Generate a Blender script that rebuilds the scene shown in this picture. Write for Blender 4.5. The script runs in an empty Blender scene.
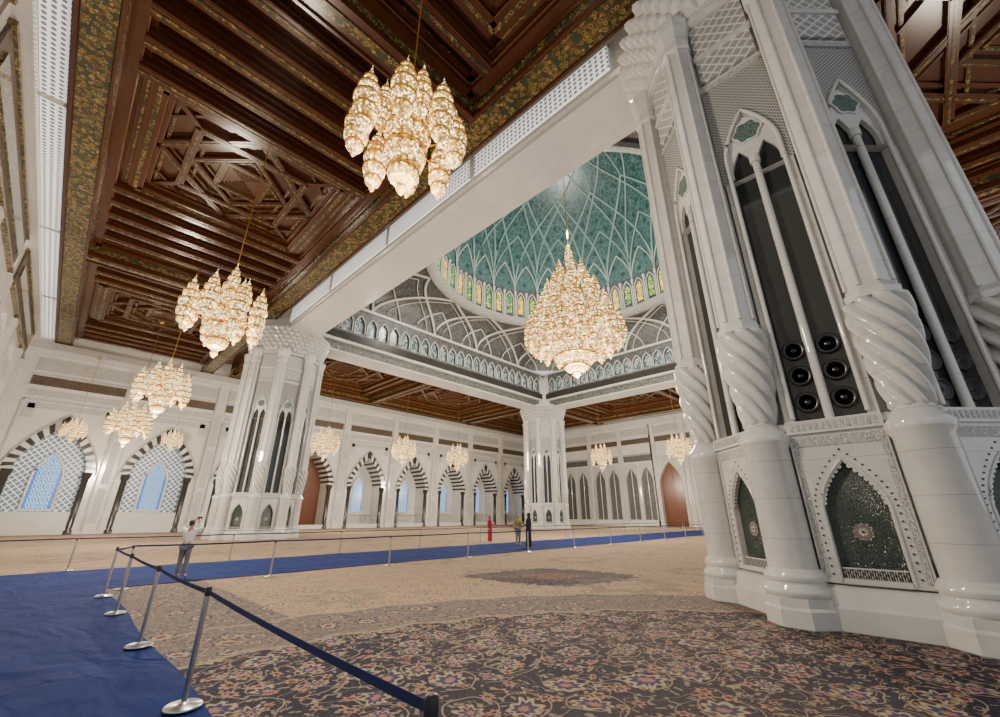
import bpy, math, random
from math import sin, cos, pi, radians, sqrt, atan2
from mathutils import Matrix, Vector
random.seed(7)
C = bpy.context.scene.collection
# ------------------------------------------------------------ node helper
class N:
    def __init__(s, m):
        m.use_nodes = True; s.t = m.node_tree; s.t.nodes.clear()
        s.out = s.t.nodes.new('ShaderNodeOutputMaterial')
        s.b = s.t.nodes.new('ShaderNodeBsdfPrincipled')
        s.t.links.new(s.b.outputs[0], s.out.inputs[0])
    def put(s, sock, v):
        if hasattr(v, 'is_output'): s.t.links.new(v, sock)
        elif isinstance(v, (tuple, list)):
            v = tuple(v)
            if len(v) == 3 and sock.type == 'RGBA': v = v + (1,)
            sock.default_value = v
        else: sock.default_value = v
    def m(s, op, a, b=0.0, c=None):
        n = s.t.nodes.new('ShaderNodeMath'); n.operation = op
        s.put(n.inputs[0], a); s.put(n.inputs[1], b)
        if c is not None: s.put(n.inputs[2], c)
        return n.outputs[0]
    def co(s, kind='Object'):
        if kind == 'Position':
            return s.t.nodes.new('ShaderNodeNewGeometry').outputs['Position']
        return s.t.nodes.new('ShaderNodeTexCoord').outputs[kind]
    def xyz(s, v):
        n = s.t.nodes.new('ShaderNodeSeparateXYZ'); s.put(n.inputs[0], v); return n.outputs
    def comb(s, x, y, z):
        n = s.t.nodes.new('ShaderNodeCombineXYZ')
        for i, q in enumerate((x, y, z)): s.put(n.inputs[i], q)
        return n.outputs[0]
    def vm(s, op, v, sc):
        n = s.t.nodes.new('ShaderNodeVectorMath'); n.operation = op
        s.put(n.inputs[0], v); s.put(n.inputs[1], sc); return n.outputs[0]
    def scale(s, v, sc): return s.vm('MULTIPLY', v, sc)
    def vadd(s, a, b): return s.vm('ADD', a, b)
    def noise(s, v, sc, det=3, col=False):
        n = s.t.nodes.new('ShaderNodeTexNoise'); s.put(n.inputs['Vector'], v)
        n.inputs['Scale'].default_value = sc; n.inputs['Detail'].default_value = det
        return n.outputs[1 if col else 0]
    def vor(s, v, sc, out='Distance', feat='F1', rnd=1.0):
        n = s.t.nodes.new('ShaderNodeTexVoronoi'); s.put(n.inputs['Vector'], v)
        n.feature = feat; n.inputs['Scale'].default_value = sc; n.inputs['Randomness'].default_value = rnd
        return n.outputs[out] if out else n
    def mix(s, f, a, b):
        n = s.t.nodes.new('ShaderNodeMix'); n.data_type = 'RGBA'
        s.put(n.inputs[0], f); s.put(n.inputs[6], a); s.put(n.inputs[7], b); return n.outputs[2]
    def lt(s, a, b, w=0.02):   # smooth a<b
        n = s.t.nodes.new('ShaderNodeMapRange'); n.clamp = True
        s.put(n.inputs[0], a)
        n.inputs[1].default_value = b - w; n.inputs[2].default_value = b + w
        n.inputs[3].default_value = 1; n.inputs[4].default_value = 0
        return n.outputs[0]
    def cell(s, v, sc, rnd=.8):
        n = s.vor(v, sc, None, 'F1', rnd)
        d = s.xyz(s.vm('SUBTRACT', v, n.outputs['Position']))
        r = s.m('SQRT', s.m('ADD', s.m('MULTIPLY', d[0], d[0]), s.m('MULTIPLY', d[1], d[1])))
        return r, s.m('ARCTAN2', d[1], d[0]), s.xyz(n.outputs['Color'])
    def bump(s, h, st=.3, d=.02):
        n = s.t.nodes.new('ShaderNodeBump'); n.inputs['Strength'].default_value = st
        n.inputs['Distance'].default_value = d
        s.put(n.inputs['Height'], h); s.t.links.new(n.outputs[0], s.b.inputs['Normal'])
    def fin(s, base=None, rough=.5, metal=0, em=None, es=0):
        if base is not None: s.put(s.b.inputs['Base Color'], base)
        s.put(s.b.inputs['Roughness'], rough); s.put(s.b.inputs['Metallic'], metal)
        if em is not None:
            s.put(s.b.inputs['Emission Color'], em); s.put(s.b.inputs['Emission Strength'], es)
MT = {}
def mat(name):
    m = bpy.data.materials.new(name); MT[name] = m; return N(m)
def simple(name, col, rough=.5, metal=0, em=None, es=0):
    n = mat(name); v = n.co(); f = n.noise(v, 6, 4)
    c = n.mix(f, tuple(x*.88 for x in col), tuple(min(1, x*1.1) for x in col))
    n.fin(c, rough, metal, em, es); return MT[name]
def marble(name, col, rough, joint=.9, jf=.35):
    n = mat(name); v = n.co('Position')
    f = n.noise(v, .9, 6); g = n.noise(v, 4, 6)
    c = n.mix(f, tuple(x*.78 for x in col), col)
    c = n.mix(n.m('MULTIPLY', n.lt(g, .43, .08), .3), c, tuple(x*.68 for x in col))
    z = n.xyz(v)[2]
    j = n.lt(n.m('FRACT', n.m('DIVIDE', z, joint)), .014, .006)
    c = n.mix(n.m('MULTIPLY', j, jf), c, (.18, .175, .17))
    n.fin(c, rough); n.put(n.b.inputs['Specular IOR Level'], .95); return MT[name]
marble('marble', (.69, .675, .645), .13)
marble('marble_pier', (.64, .635, .62), .03, .62, .6)
def carved(name, a, b, sc, rough=.4, fil=True):
    n = mat(name); v = n.co()
    d = n.noise(v, 3, 2, True)
    vv = n.vadd(v, n.scale(d, (.10, .10, .10)))
    e = n.vor(vv, sc, 'Distance', 'DISTANCE_TO_EDGE'); f = n.vor(vv, sc*2.1); g = n.vor(vv, sc)
    ring = n.lt(n.m('ABSOLUTE', n.m('SUBTRACT', g, .30)), .06, .03)
    k = n.m('MAXIMUM', n.m('MAXIMUM', n.lt(e, .05, .03), n.lt(f, .22, .05)), ring)
    n.fin(n.mix(k, a, b), rough); n.bump(k, .4, .01); return MT[name]
carved('carved_marble', (.29, .28, .265), (.66, .645, .62), 15, .3)
carved('pier_filigree', (.25, .248, .245), (.64, .635, .62), 26, .2)
carved('green_floral', (.014, .024, .024), (.05, .08, .064), 26, .06)
carved('teal_inlay', (.015, .055, .055), (.20, .28, .24), 24, .1)
carved('dark_mosaic', (.030, .023, .020), (.17, .12, .08), 8)
carved('grey_mosaic', (.022, .027, .032), (.17, .176, .172), 3.8)
carved('wall_screen', (.03, .035, .033), (.16, .16, .145), 5)
carved('pale_mosaic', (.24, .24, .225), (.46, .455, .42), 4)
carved('mosaic_teal_frieze', (.035, .048, .05), (.25, .25, .23), 4)
n = mat('gold_mosaic'); v = n.co('Position'); f = n.vor(v, 9, 'Color'); e = n.noise(v, 3, 4)
e2 = n.vor(v, 5, 'Distance')
c = n.mix(n.xyz(f)[0], (.030, .028, .012), (.20, .13, .04)); c = n.mix(n.lt(e, .48, .03), c, (.045, .052, .027))
c = n.mix(n.lt(n.m('ABSOLUTE', n.m('SUBTRACT', e2, .3)), .05, .03), c, (.38, .26, .085)); n.fin(c, .2)
n = mat('teal_dome'); v = n.co('Position'); X = n.xyz(v); z = X[2]
an = n.m('ARCTAN2', n.m('SUBTRACT', X[1], 18.8), n.m('SUBTRACT', X[0], 29.2))
a = n.m('MULTIPLY', an, 40/(2*pi)); hh = n.m('MULTIPLY', z, .38)
d1 = n.m('ABSOLUTE', n.m('SUBTRACT', n.m('FRACT', n.m('ADD', a, hh)), .5)); d2 = n.m('ABSOLUTE', n.m('SUBTRACT', n.m('FRACT', n.m('SUBTRACT', a, hh)), .5))
cen = n.lt(n.m('SQRT', n.m('ADD', n.m('POWER', n.m('SUBTRACT', .5, d1), 2), n.m('POWER', n.m('SUBTRACT', .5, d2), 2))), .16, .03)
f = n.vor(v, 3.2); g = n.vor(v, 1.6, 'Distance', 'DISTANCE_TO_EDGE')
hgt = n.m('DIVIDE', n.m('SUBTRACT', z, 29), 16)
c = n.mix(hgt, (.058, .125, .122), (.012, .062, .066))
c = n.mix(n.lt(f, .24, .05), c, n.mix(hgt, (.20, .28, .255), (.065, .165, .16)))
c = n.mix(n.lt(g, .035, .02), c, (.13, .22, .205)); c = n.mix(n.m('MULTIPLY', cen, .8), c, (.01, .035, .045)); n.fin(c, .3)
simple('dome_rib', (.25, .37, .34), .35)
simple('pale_rib', (.58, .575, .55), .35)
def wood(name, a, b, rough=.3):
    n = mat(name); v = n.co('Position')
    f = n.noise(n.scale(v, (1, 6, 6)), 1.2, 5); g = n.noise(n.scale(v, (6, 1, 6)), .8, 4)
    n.fin(n.mix(n.m('MULTIPLY', n.m('ADD', f, g), .5), a, b), rough); return MT[name]
wood('wood', (.030, .009, .004), (.125, .040, .014), .22)
wood('wood_light', (.14, .052, .018), (.30, .14, .046), .2)
wood('wood_door', (.085, .028, .012), (.18, .055, .025))
def lattice(name, hole, bar, sc, w, em=0):
    n = mat(name); v = n.co('Position' if em else 'Object'); x = n.xyz(v)
    s = n.m('ADD', x[0], x[1])
    a = n.m('ABSOLUTE', n.m('SUBTRACT', n.m('FRACT', n.m('MULTIPLY', n.m('ADD', s, x[2]), sc)), .5))
    b = n.m('ABSOLUTE', n.m('SUBTRACT', n.m('FRACT', n.m('MULTIPLY', n.m('SUBTRACT', s, x[2]), sc)), .5))
    k = n.lt(n.m('MINIMUM', a, b), w, .03)
    c = n.mix(k, hole, bar)
    n.fin(c, .4, 0, c if em else None, em)
lattice('lattice_window', (.13, .17, .21), (.74, .77, .78), 2.0, .10, .5)
lattice('hex_lattice', (.11, .115, .12), (.42, .42, .41), 11, .16)
lattice('diamond_frieze', (.30, .298, .29), (.64, .635, .62), 3.4, .10)
n = mat('lattice_clere'); v = n.co('Position'); x = n.xyz(v)
u_ = n.m('MULTIPLY', n.m('ADD', x[0], x[2]), 4.2); v_ = n.m('MULTIPLY', x[1], 4.2)
du = n.m('SUBTRACT', n.m('FRACT', u_), .5); dv = n.m('SUBTRACT', n.m('FRACT', v_), .5)
k = n.lt(n.m('SQRT', n.m('ADD', n.m('MULTIPLY', du, du), n.m('MULTIPLY', dv, dv))), .32, .05)
c = n.mix(k, (.95, .95, .94), (.16, .16, .17)); n.fin(c, .4, 0, c, .7)
def stained(name, a, b, c3, es, sc=5, st=(1, 1, 1), rnd=1.0):
    n = mat(name); v = n.scale(n.co('Position'), st); c0 = n.xyz(n.vor(v, sc, 'Color', rnd=rnd))
    e = n.vor(v, sc, 'Distance', 'DISTANCE_TO_EDGE', rnd)
    c = n.mix(c0[0], a, b); c = n.mix(n.lt(c0[1], .3), c, c3); c = n.mix(n.lt(e, .06, .02), c, (.03, .05, .09))
    n.fin(c, .2, 0, c, es)
# blue window: clear glass with leaded lozenges, blue field and coloured cores (no diffuse wash-out)
n = mat('stained_blue'); v = n.co('Object'); x = n.xyz(v)
pa = n.m('MULTIPLY', x[0], 1.72); pz = n.m('MULTIPLY', x[2], .86)
fa1 = n.m('ABSOLUTE', n.m('SUBTRACT', n.m('FRACT', n.m('ADD', pa, pz)), .5)); fa2 = n.m('ABSOLUTE', n.m('SUBTRACT', n.m('FRACT', n.m('SUBTRACT', pa, pz)), .5))
lead = n.lt(n.m('MINIMUM', fa1, fa2), .05, .02); core = n.m('MULTIPLY', n.lt(n.m('SUBTRACT', .5, fa1), .26, .02), n.lt(n.m('SUBTRACT', .5, fa2), .26, .02))
core2 = n.m('MULTIPLY', n.lt(n.m('SUBTRACT', .5, fa1), .12, .02), n.lt(n.m('SUBTRACT', .5, fa2), .12, .02))
bord = n.lt(n.m('SUBTRACT', .875, n.m('ABSOLUTE', x[0])), .16, .01)
c = n.mix(core, (.45, .78, 1), (.03, .16, .75)); c = n.mix(core2, c, (1, .85, .45)); c = n.mix(lead, c, (.015, .06, .28)); c = n.mix(bord, c, (.03, .20, .70))
n.fin((.02, .04, .08), .15, 0, c, 1.25)
stained('stained_green', (.14, .34, .03), (.50, .55, .06), (.03, .18, .08), .9, 4)
stained('stained_yellow', (.80, .46, .03), (.92, .66, .12), (.30, .34, .05), 1.1, 4)
stained('stained_teal', (.20, .28, .28), (.48, .54, .52), (.08, .14, .14), .28, 4)
simple('dark_louver', (.026, .030, .032), .05)
simple('speaker_black', (.008, .008, .009), .3)
simple('speaker_grey', (.05, .05, .055), .4)
simple('dark_stone', (.035, .033, .032), .2)
simple('rosette_pink', (.20, .15, .14), .15)
simple('chrome', (.55, .55, .56), .28, 1)
simple('black_plastic', (.015, .015, .02), .4)
simple('belt_fabric', (.010, .022, .10), .8)
simple('gold', (.62, .34, .08), .2, 1, (.75, .33, .04), .16)
simple('skin', (.40, .23, .16), .5)
simple('cloth_white', (.75, .75, .72), .8)
simple('cloth_grey', (.15, .15, .17), .8)
simple('cloth_red', (.32, .03, .04), .8)
simple('cloth_olive', (.26, .26, .06), .8)
simple('cloth_black', (.014, .016, .025), .8)
simple('hair', (.02, .015, .012), .6)
simple('eye', (.02, .015, .012), .2)
def crystal(name, vs_, scale_em, col2=(1, .62, .16), colh=(1, .84, .50)):
    n = mat(name); v = n.co('Position'); o = n.xyz(n.co('Object'))
    q = n.xyz(n.vor(v, vs_, 'Color'))
    ang = n.m('ARCTAN2', o[1], o[0]); rib = n.m('ABSOLUTE', n.m('COSINE', n.m('MULTIPLY', ang, 6)))
    hot = n.lt(q[0], .22, .03)
    br = n.m('ADD', n.m('MULTIPLY', n.m('MULTIPLY', n.m('ADD', q[1], .25), rib), 1.0*scale_em), .16*scale_em)
    br = n.m('ADD', br, n.m('MULTIPLY', hot, 4.2*scale_em))
    c = n.mix(q[2], (.95, .46, .06), col2); c = n.mix(hot, c, colh)
    n.fin((.30, .18, .055), .12, 0, c, br); MT[name].cycles.emission_sampling = 'NONE'
crystal('crystal', 30, 1.0); crystal('crystal_great', 11, 1.0)
MT['gold'].cycles.emission_sampling = 'NONE'
# carpet
n = mat('persian_carpet'); p = n.co('Position'); X = n.xyz(p)
p2 = n.comb(X[0], X[1], 0.0)
w = n.vadd(p2, n.scale(n.noise(p2, 1.4, 2, True), (.42, .42, 0)))
r1, a1, c1 = n.cell(w, 1.6, 1.0)
w2 = n.vadd(w, (3.3, 1.7, 0)); r2, a2, c2 = n.cell(w2, 3.4); r3, a3, c3 = n.cell(w2, 7.5); r4, a4, c4 = n.cell(w, 17)
sp = n.m('FRACT', n.m('ADD', n.m('MULTIPLY', r1, 5.5), n.m('MULTIPLY', n.m('DIVIDE', a1, 2*pi), n.m('SUBTRACT', n.m('MULTIPLY', n.m('GREATER_THAN', c1[2], .5), 2.0), 1.0))))
spiral = n.m('MULTIPLY', n.lt(n.m('ABSOLUTE', n.m('SUBTRACT', sp, .5)), .042, .02), n.lt(r1, .36, .04))
nn = n.noise(p2, 1.5, 2); vine = n.lt(n.m('ABSOLUTE', n.m('SUBTRACT', n.m('FRACT', n.m('MULTIPLY', nn, 8)), .5)), .024, .012)
def petal(r, a, rnd, R, k, amp):
    return n.m('DIVIDE', r, n.m('ADD', n.m('MULTIPLY', n.m('ADD', .7, n.m('MULTIPLY', rnd, .6)), R), n.m('MULTIPLY', R*amp, n.m('COSINE', n.m('ADD', n.m('MULTIPLY', a, k), n.m('MULTIPLY', rnd, 6.3))))))
b1 = petal(r1, a1, c1[0], .14, 8, .22); b2 = petal(r2, a2, c2[0], .055, 6, .3); b3 = petal(r3, a3, c3[0], .026, 2, .6); b4 = petal(r4, a4, c4[0], .010, 3, .4)
F1_, F1i, F1c = n.lt(b1, 1, .06), n.lt(b1, .72, .06), n.lt(b1, .34, .06)
F2_, F2c = n.m('MULTIPLY', n.lt(b2, 1, .1), n.lt(c2[1], .7)), n.lt(b2, .5, .1)
F3_ = n.m('MULTIPLY', n.lt(b3, 1, .15), n.lt(c3[1], .7)); F4_ = n.lt(b4, 1, .2)
def lay(base, vinec, leafc, f2a, f2b, fo, fi, fc, tiny):
    c = n.mix(n.m('MULTIPLY', F4_, .4), base, tiny); c = n.mix(F3_, c, leafc); c = n.mix(vine, c, vinec)
    c = n.mix(spiral, c, vinec); c = n.mix(F2_, c, n.mix(F2c, f2a, f2b))
    c = n.mix(F1_, c, fo); c = n.mix(F1i, c, fi); return n.mix(F1c, c, fc)
beige = lay((.36, .26, .165), (.13, .11, .10), (.17, .15, .13), (.27, .12, .085), (.44, .35, .24), (.08, .08, .12), (.41, .31, .20), (.24, .09, .07), (.20, .15, .11))
navy = lay((.005, .008, .032), (.27, .215, .15), (.19, .17, .13), (.34, .18, .14), (.05, .02, .02), (.35, .28, .19), (.020, .030, .095), (.30, .13, .11), (.08, .08, .10))
mid = lay((.135, .115, .105), (.28, .23, .17), (.040, .045, .085), (.25, .14, .11), (.05, .05, .075), (.022, .030, .08), (.31, .245, .17), (.13, .05, .045), (.055, .055, .08))
dx = n.m('SUBTRACT', X[0], 2.2); dy = n.m('SUBTRACT', X[1], -1.6)
ang = n.m('ARCTAN2', dy, dx)
rr = n.m('SQRT', n.m('ADD', n.m('MULTIPLY', dx, dx), n.m('MULTIPLY', dy, dy)))
rr = n.m('ADD', rr, n.m('MULTIPLY', n.m('ABSOLUTE', n.m('SINE', n.m('MULTIPLY', ang, 22))), .16))
zone = n.lt(rr, 8.2, .03); zone2 = n.m('MAXIMUM', n.lt(rr, 9.8, .03), n.m('MULTIPLY', n.lt(X[0], 3.3, .04), n.lt(X[1], 14.2, .04)))
mx = n.m('SUBTRACT', X[0], 10.4); my = n.m('SUBTRACT', X[1], 8.0)
mu = n.m('ABSOLUTE', n.m('ADD', mx, my)); mw = n.m('ABSOLUTE', n.m('SUBTRACT', mx, my))
mr = n.m('ADD', n.m('POWER', n.m('MULTIPLY', mu, .55), 1.3), n.m('POWER', n.m('MULTIPLY', mw, .40), 1.3))
mrr = n.m('ADD', mr, n.m('MULTIPLY', r2, 1.8))
med = n.lt(mrr, 1.75, .06); med2 = n.lt(n.m('ADD', mr, r3), .5, .06)
c = n.mix(zone2, beige, mid); c = n.mix(zone, c, navy); c = n.mix(med, c, n.mix(n.m('MAXIMUM', F3_, spiral), (.022, .022, .042), (.19, .13, .10)))
c = n.mix(n.m('MULTIPLY', med2, .7), c, n.mix(F3_, (.15, .065, .05), (.3, .2, .14)))
for rad in (8.2, 9.8): c = n.mix(n.m('MULTIPLY', n.lt(n.m('ABSOLUTE', n.m('SUBTRACT', rr, rad)), .05, .02), .6), c, (.33, .26, .17))
big = n.noise(p2, .12, 2); c = n.mix(n.m('MULTIPLY', n.lt(big, .5, .1), .2), c, (.20, .15, .10))
rb, ab, cb = n.cell(p2, .22, .3)
rb2 = petal(rb, ab, cb[0], .95, 8, .2); c = n.mix(n.m('MULTIPLY', n.m('MULTIPLY', n.lt(n.m('ABSOLUTE', n.m('SUBTRACT', rb2, .8)), .22, .05), n.m('SUBTRACT', 1, zone2)), .5), c, (.13, .115, .105))
n.fin(c, .9); n.bump(n.noise(p2, 60, 2), .2, .01)
n.put(n.b.inputs['Specular IOR Level'], .12)
n = mat('blue_carpet'); p = n.co('Position'); f = n.noise(p, .8, 4)
g = n.noise(n.vadd(n.scale(p, (1.6, .35, 1)), n.scale(n.noise(p, .6, 2, True), (2, 2, 0))), 1.5, 3)
n.fin(n.mix(f, (.004, .012, .075), (.008, .026, .15)), .9); n.bump(g, .8, .14); n.put(n.b.inputs['Specular IOR Level'], .10)

# ------------------------------------------------------------ mesh builder
class MB:
    def __init__(s, mats): s.v = []; s.f = []; s.mi = []; s.sm = []; s.mats = mats; s.M = Matrix()
    def add(s, vs, fs, mi=0, smooth=False):
        o = len(s.v)
        s.v += [tuple(s.M @ Vector(q)) for q in vs]
        for f in fs: s.f.append([i+o for i in f]); s.mi.append(mi); s.sm.append(smooth)
    def box(s, x0, x1, y0, y1, z0, z1, mi=0):
        s.add([(x0,y0,z0),(x1,y0,z0),(x1,y1,z0),(x0,y1,z0),(x0,y0,z1),(x1,y0,z1),(x1,y1,z1),(x0,y1,z1)],
              [(0,3,2,1),(4,5,6,7),(0,1,5,4),(1,2,6,5),(2,3,7,6),(3,0,4,7)], mi)
    def beam(s, a, b, w, z0, z1, mi=0):
        dx, dy = b[0]-a[0], b[1]-a[1]; L = sqrt(dx*dx+dy*dy) or 1; nx, ny = -dy/L*w/2, dx/L*w/2
        P = [(a[0]-nx,a[1]-ny),(b[0]-nx,b[1]-ny),(b[0]+nx,b[1]+ny),(a[0]+nx,a[1]+ny)]
        s.add([(p[0],p[1],z0) for p in P]+[(p[0],p[1],z1) for p in P],
              [(0,3,2,1),(4,5,6,7),(0,1,5,4),(1,2,6,5),(2,3,7,6),(3,0,4,7)], mi)
    def surf(s, prof, nseg=24, mi=0, smooth=True, cx=0, cy=0, off=0, ex=1, ey=1, cap=True, cusp=False):
        vs = []; fs = []
        for row in prof:
            z, r = row[0], row[1]; amp = row[2] if len(row) > 2 else 0
            lb = row[3] if len(row) > 3 else 0; ph = row[4] if len(row) > 4 else 0
            for i in range(nseg):
                a = 2*pi*i/nseg + off
                q = r*(1+amp*((2*abs(cos((lb*a+ph)/2))-1) if cusp else cos(lb*a+ph)))
                vs.append((cx+q*cos(a)*ex, cy+q*sin(a)*ey, z))
        for k in range(len(prof)-1):
            for i in range(nseg):
                j = (i+1) % nseg
                fs.append((k*nseg+i, k*nseg+j, (k+1)*nseg+j, (k+1)*nseg+i))
        s.add(vs, fs, mi, smooth)
        if cap:
            m = len(prof)-1
            s.add(vs[:nseg], [tuple(range(nseg))[::-1]], mi); s.add(vs[m*nseg:], [tuple(range(nseg))], mi)
    def tube(s, pts, r, nseg=6, mi=0, ry=None):
        vs = []; fs = []; P = [Vector(p) for p in pts]; m = len(P)
        for k in range(m):
            t = (P[min(k+1, m-1)]-P[max(k-1, 0)]).normalized()
            up = Vector((0,0,1)) if abs(t.z) < .95 else Vector((1,0,0))
            a = t.cross(up).normalized(); b = a.cross(t)
            for i in range(nseg):
                q = 2*pi*i/nseg+pi/nseg
                vs.append(tuple(P[k]+a*cos(q)*r+b*sin(q)*(ry or r)))
        for k in range(m-1):
            for i in range(nseg):
                j = (i+1) % nseg; fs.append((k*nseg+i, k*nseg+j, (k+1)*nseg+j, (k+1)*nseg+i))
        s.add(vs, fs, mi, True)
        s.add(vs[:nseg], [tuple(range(nseg))], mi); s.add(vs[-nseg:], [tuple(range(nseg))[::-1]], mi)
    def frame(s, W, z0, ztop, w, zs, zt, y0, y1, mi=0, mr=None, p=1.8, cx=0):
        L = [(-w/2, z0)] + arch(w, zs, zt, p=p)
        for sg in (-1, 1):
            for (a, b) in zip(L, L[1:]):
                xa, xb, xo = cx+sg*-a[0], cx+sg*-b[0], cx+sg*W/2
                s.add([(xo,y0,a[1]),(xa,y0,a[1]),(xb,y0,b[1]),(xo,y0,b[1])], [(0,1,2,3)], mi)
                s.add([(xa,y0,a[1]),(xa,y1,a[1]),(xb,y1,b[1]),(xb,y0,b[1])], [(0,1,2,3)], mi if mr is None else mr)
        if ztop > zt:
            s.add([(cx-W/2,y0,zt),(cx+W/2,y0,zt),(cx+W/2,y0,ztop),(cx-W/2,y0,ztop)], [(0,1,2,3)], mi)
    def panel(s, w, z0, zs, zt, y, mi=0, p=1.8, cx=0, th=0.03):
        L = [(-w/2, z0)] + arch(w, zs, zt, p=p); R = [(-q[0], q[1]) for q in L[:-1]][::-1]
        P = L + R; m = len(P)
        s.add([(cx+q[0], y, q[1]) for q in P]+[(cx+q[0], y+th, q[1]) for q in P],
              [tuple(range(m))[::-1], tuple(range(m, 2*m))]+[(i, (i+1) % m, m+(i+1) % m, m+i) for i in range(m)], mi)
    def rim(s, w, z0, zs, zt, y, r, mi=0, cx=0, nseg=4):
        A = arch(w, zs, zt)
        s.tube([(cx-w/2, y, z0)]+[(cx+q[0], y, q[1]) for q in A]+[(cx-q[0], y, q[1]) for q in A[-2::-1]]+[(cx+w/2, y, z0)], r, nseg, mi)
    def make(s, name, parent=None, kind=None, label=None, cat=None, group=None, loc=None):
        me = bpy.data.meshes.new(name); me.from_pydata(s.v, [], s.f)
        for m in s.mats: me.materials.append(MT[m])
        me.polygons.foreach_set('material_index', s.mi); me.polygons.foreach_set('use_smooth', s.sm)
        me.update()
        return mk(name, me, parent, kind, label, cat, group, loc)
def mk(name, data, parent=None, kind=None, label=None, cat=None, group=None, loc=None):
    o = bpy.data.objects.new(name, data); C.objects.link(o)
    if parent: o.parent = parent
    if kind: o['kind'] = kind
    if label: o['label'] = label
    if cat: o['category'] = cat
    if group: o['group'] = group
    if loc: o.location = loc
    return o
def arch(w, zs, zt, n=10, p=1.8):
    return [(-w/2*(1-(i/n)**p), zs+(zt-zs)*i/n) for i in range(n+1)]
def cp(o, parent=None):
    q = o.copy(); C.objects.link(q); q.parent = parent; return q
cnt = {}
def num(k): cnt[k] = cnt.get(k, 0)+1; return f'{k}_{cnt[k]}'
def struct(mb, name, label, cat): return mb.make(name, kind='structure', label=label, cat=cat)

X0, X1, Y0, Y1 = -5.0, 66.4, -18.4, 56.0
ZC = 18.6
D = (29.2, 18.8)
# ------------------------------------------------------------ floor
mb = MB(['persian_carpet']); mb.box(X0-1, X1+1, Y0, Y1+3, -.3, 0)
struct(mb, 'floor', 'beige and navy floral hand-woven prayer hall carpet floor', 'floor')
mb = MB(['blue_carpet'])
def strip(x0, x1, y0, y1):
    nx = max(2, int((x1-x0)/.35)); ny = max(2, int((y1-y0)/.35)); vs = []; fs = []
    for j in range(ny+1):
        for i in range(nx+1):
            x = x0+(x1-x0)*i/nx; y = y0+(y1-y0)*j/ny
            vs.append((x+.03*sin(y*1.3), y+.03*sin(x*.9), .014+.004*sin(x*2.1+y)+.003*sin(y*3.3)+.003*sin(x*5+y*2.2)))
    for j in range(ny):
        for i in range(nx):
            a = j*(nx+1)+i; fs.append((a, a+1, a+nx+2, a+nx+1))
    mb.add(vs, fs, 0, True)
strip(-4.4, 1.42, -2.5, 14.1); strip(-4.4, 65.0, 14.1, 19.2)
mb.make('carpet_runner', label='royal blue protective carpet walkway laid over the patterned carpet', cat='carpet')

# ------------------------------------------------------------ back wall
PITCH = 7.85
bayx = [-0.8+PITCH*k for k in range(9)]
mb = MB(['marble', 'carved_marble', 'dark_stone', 'dark_mosaic'])
for k, x in enumerate(bayx):
    mb.M = Matrix.Translation((x, Y1, 0))
    W = PITCH
    z0 = 1.85 if k < 3 else 0.0
    dp = 1.25 if k < 3 else 2.6
    if z0: mb.box(-W/2, W/2, 0, 1.3, 0, z0, 0)
    mb.frame(W, z0, 16.2, 4.7, 5.4, 9.4, 0, dp, 0)
    A = arch(4.7, 5.4, 9.4, 14); B = arch(6.1, 5.2, 10.35, 14)
    for sg in (-1, 1):
        for i in range(14):
            q = [(sg*A[i][0], A[i][1]), (sg*A[i+1][0], A[i+1][1]), (sg*B[i+1][0], B[i+1][1]), (sg*B[i][0], B[i][1])]
            mi = 2 if i % 2 else 0
            mb.add([(a, -.08, b) for a, b in q]+[(a, .0, b) for a, b in q], [(0,1,2,3),(0,1,5,4),(1,2,6,5),(2,3,7,6),(3,0,4,7)], mi)
            mb.add([(q[0][0]*.995,-.08,q[0][1]),(q[1][0]*.995,-.08,q[1][1]),(q[1][0]*.995,dp-.05,q[1][1]),(q[0][0]*.995,dp-.05,q[0][1])], [(0,1,2,3)], mi)
        mb.surf([(0,.34),(.3,.34),(.4,.26),(4.8,.26),(4.95,.36),(5.4,.4)], 12, 2, True, sg*2.55, .1)
        if k < 3: mb.box(sg*2.36-.04, sg*2.36+.04, .3, dp-.05, z0, 5.4, 2)
        mb.box(sg*3.55-.28, sg*3.55+.28, -.12, 0, .3, 1.6, 1)
        mb.tube([(sg*q[0], -.1, q[1]) for q in arch(6.25, 5.2, 10.5, 14)], .07, 5, 1)
        # framed tracery panel beside each arch
        mb.box(sg*2.75-.32, sg*2.75+.32, -.05, 0, 9.9, 11.2, 1)
    mb.box(W/2-.45, W/2+.45, -.25, 0, 0, 15.8, 0)
    for (za, zb) in ((1.0, 4.0), (4.4, 8.4), (8.8, 12.4)): mb.box(W/2-.30, W/2+.30, -.30, -.25, za, zb, 1)
    mb.box(-W/2+.45, W/2-.45, -.06, 0, .0, .5, 0)
    for a in (-1, 1): mb.box(a*3.3-.07, a*3.3+.07, -.1, 0, 2, 11.6, 1)
    mb.box(-3.3, 3.3, -.1, 0, 11.45, 11.6, 1)
    mb.box(-2.9, 2.9, -.05, 0, 10.75, 11.3, 1)
    mb.box(-3.2, 3.2, -.05, 0, 11.9, 12.5, 1)
    mb.box(-W/2+.6, W/2-.6, -.10, 0, 12.9, 13.75, 3)
    for zz in (12.75, 13.8): mb.box(-W/2+.5, W/2-.5, -.16, 0, zz, zz+.12, 0)
    mb.box(-W/2+.6, W/2-.6, -.06, 0, 14.3, 15.5, 1)
mb.M = Matrix()
mb.box(X0, X1, Y1-.45, Y1, 15.8, 16.3, 0); mb.box(X0, X1, Y1-.7, Y1, 16.3, 16.9, 1); mb.box(X0, X1, Y1-.3, Y1+.2, 16.9, ZC, 0)
mb.box(X0, bayx[0]-PITCH/2, Y1, Y1+.3, 0, 16.3, 0)
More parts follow.
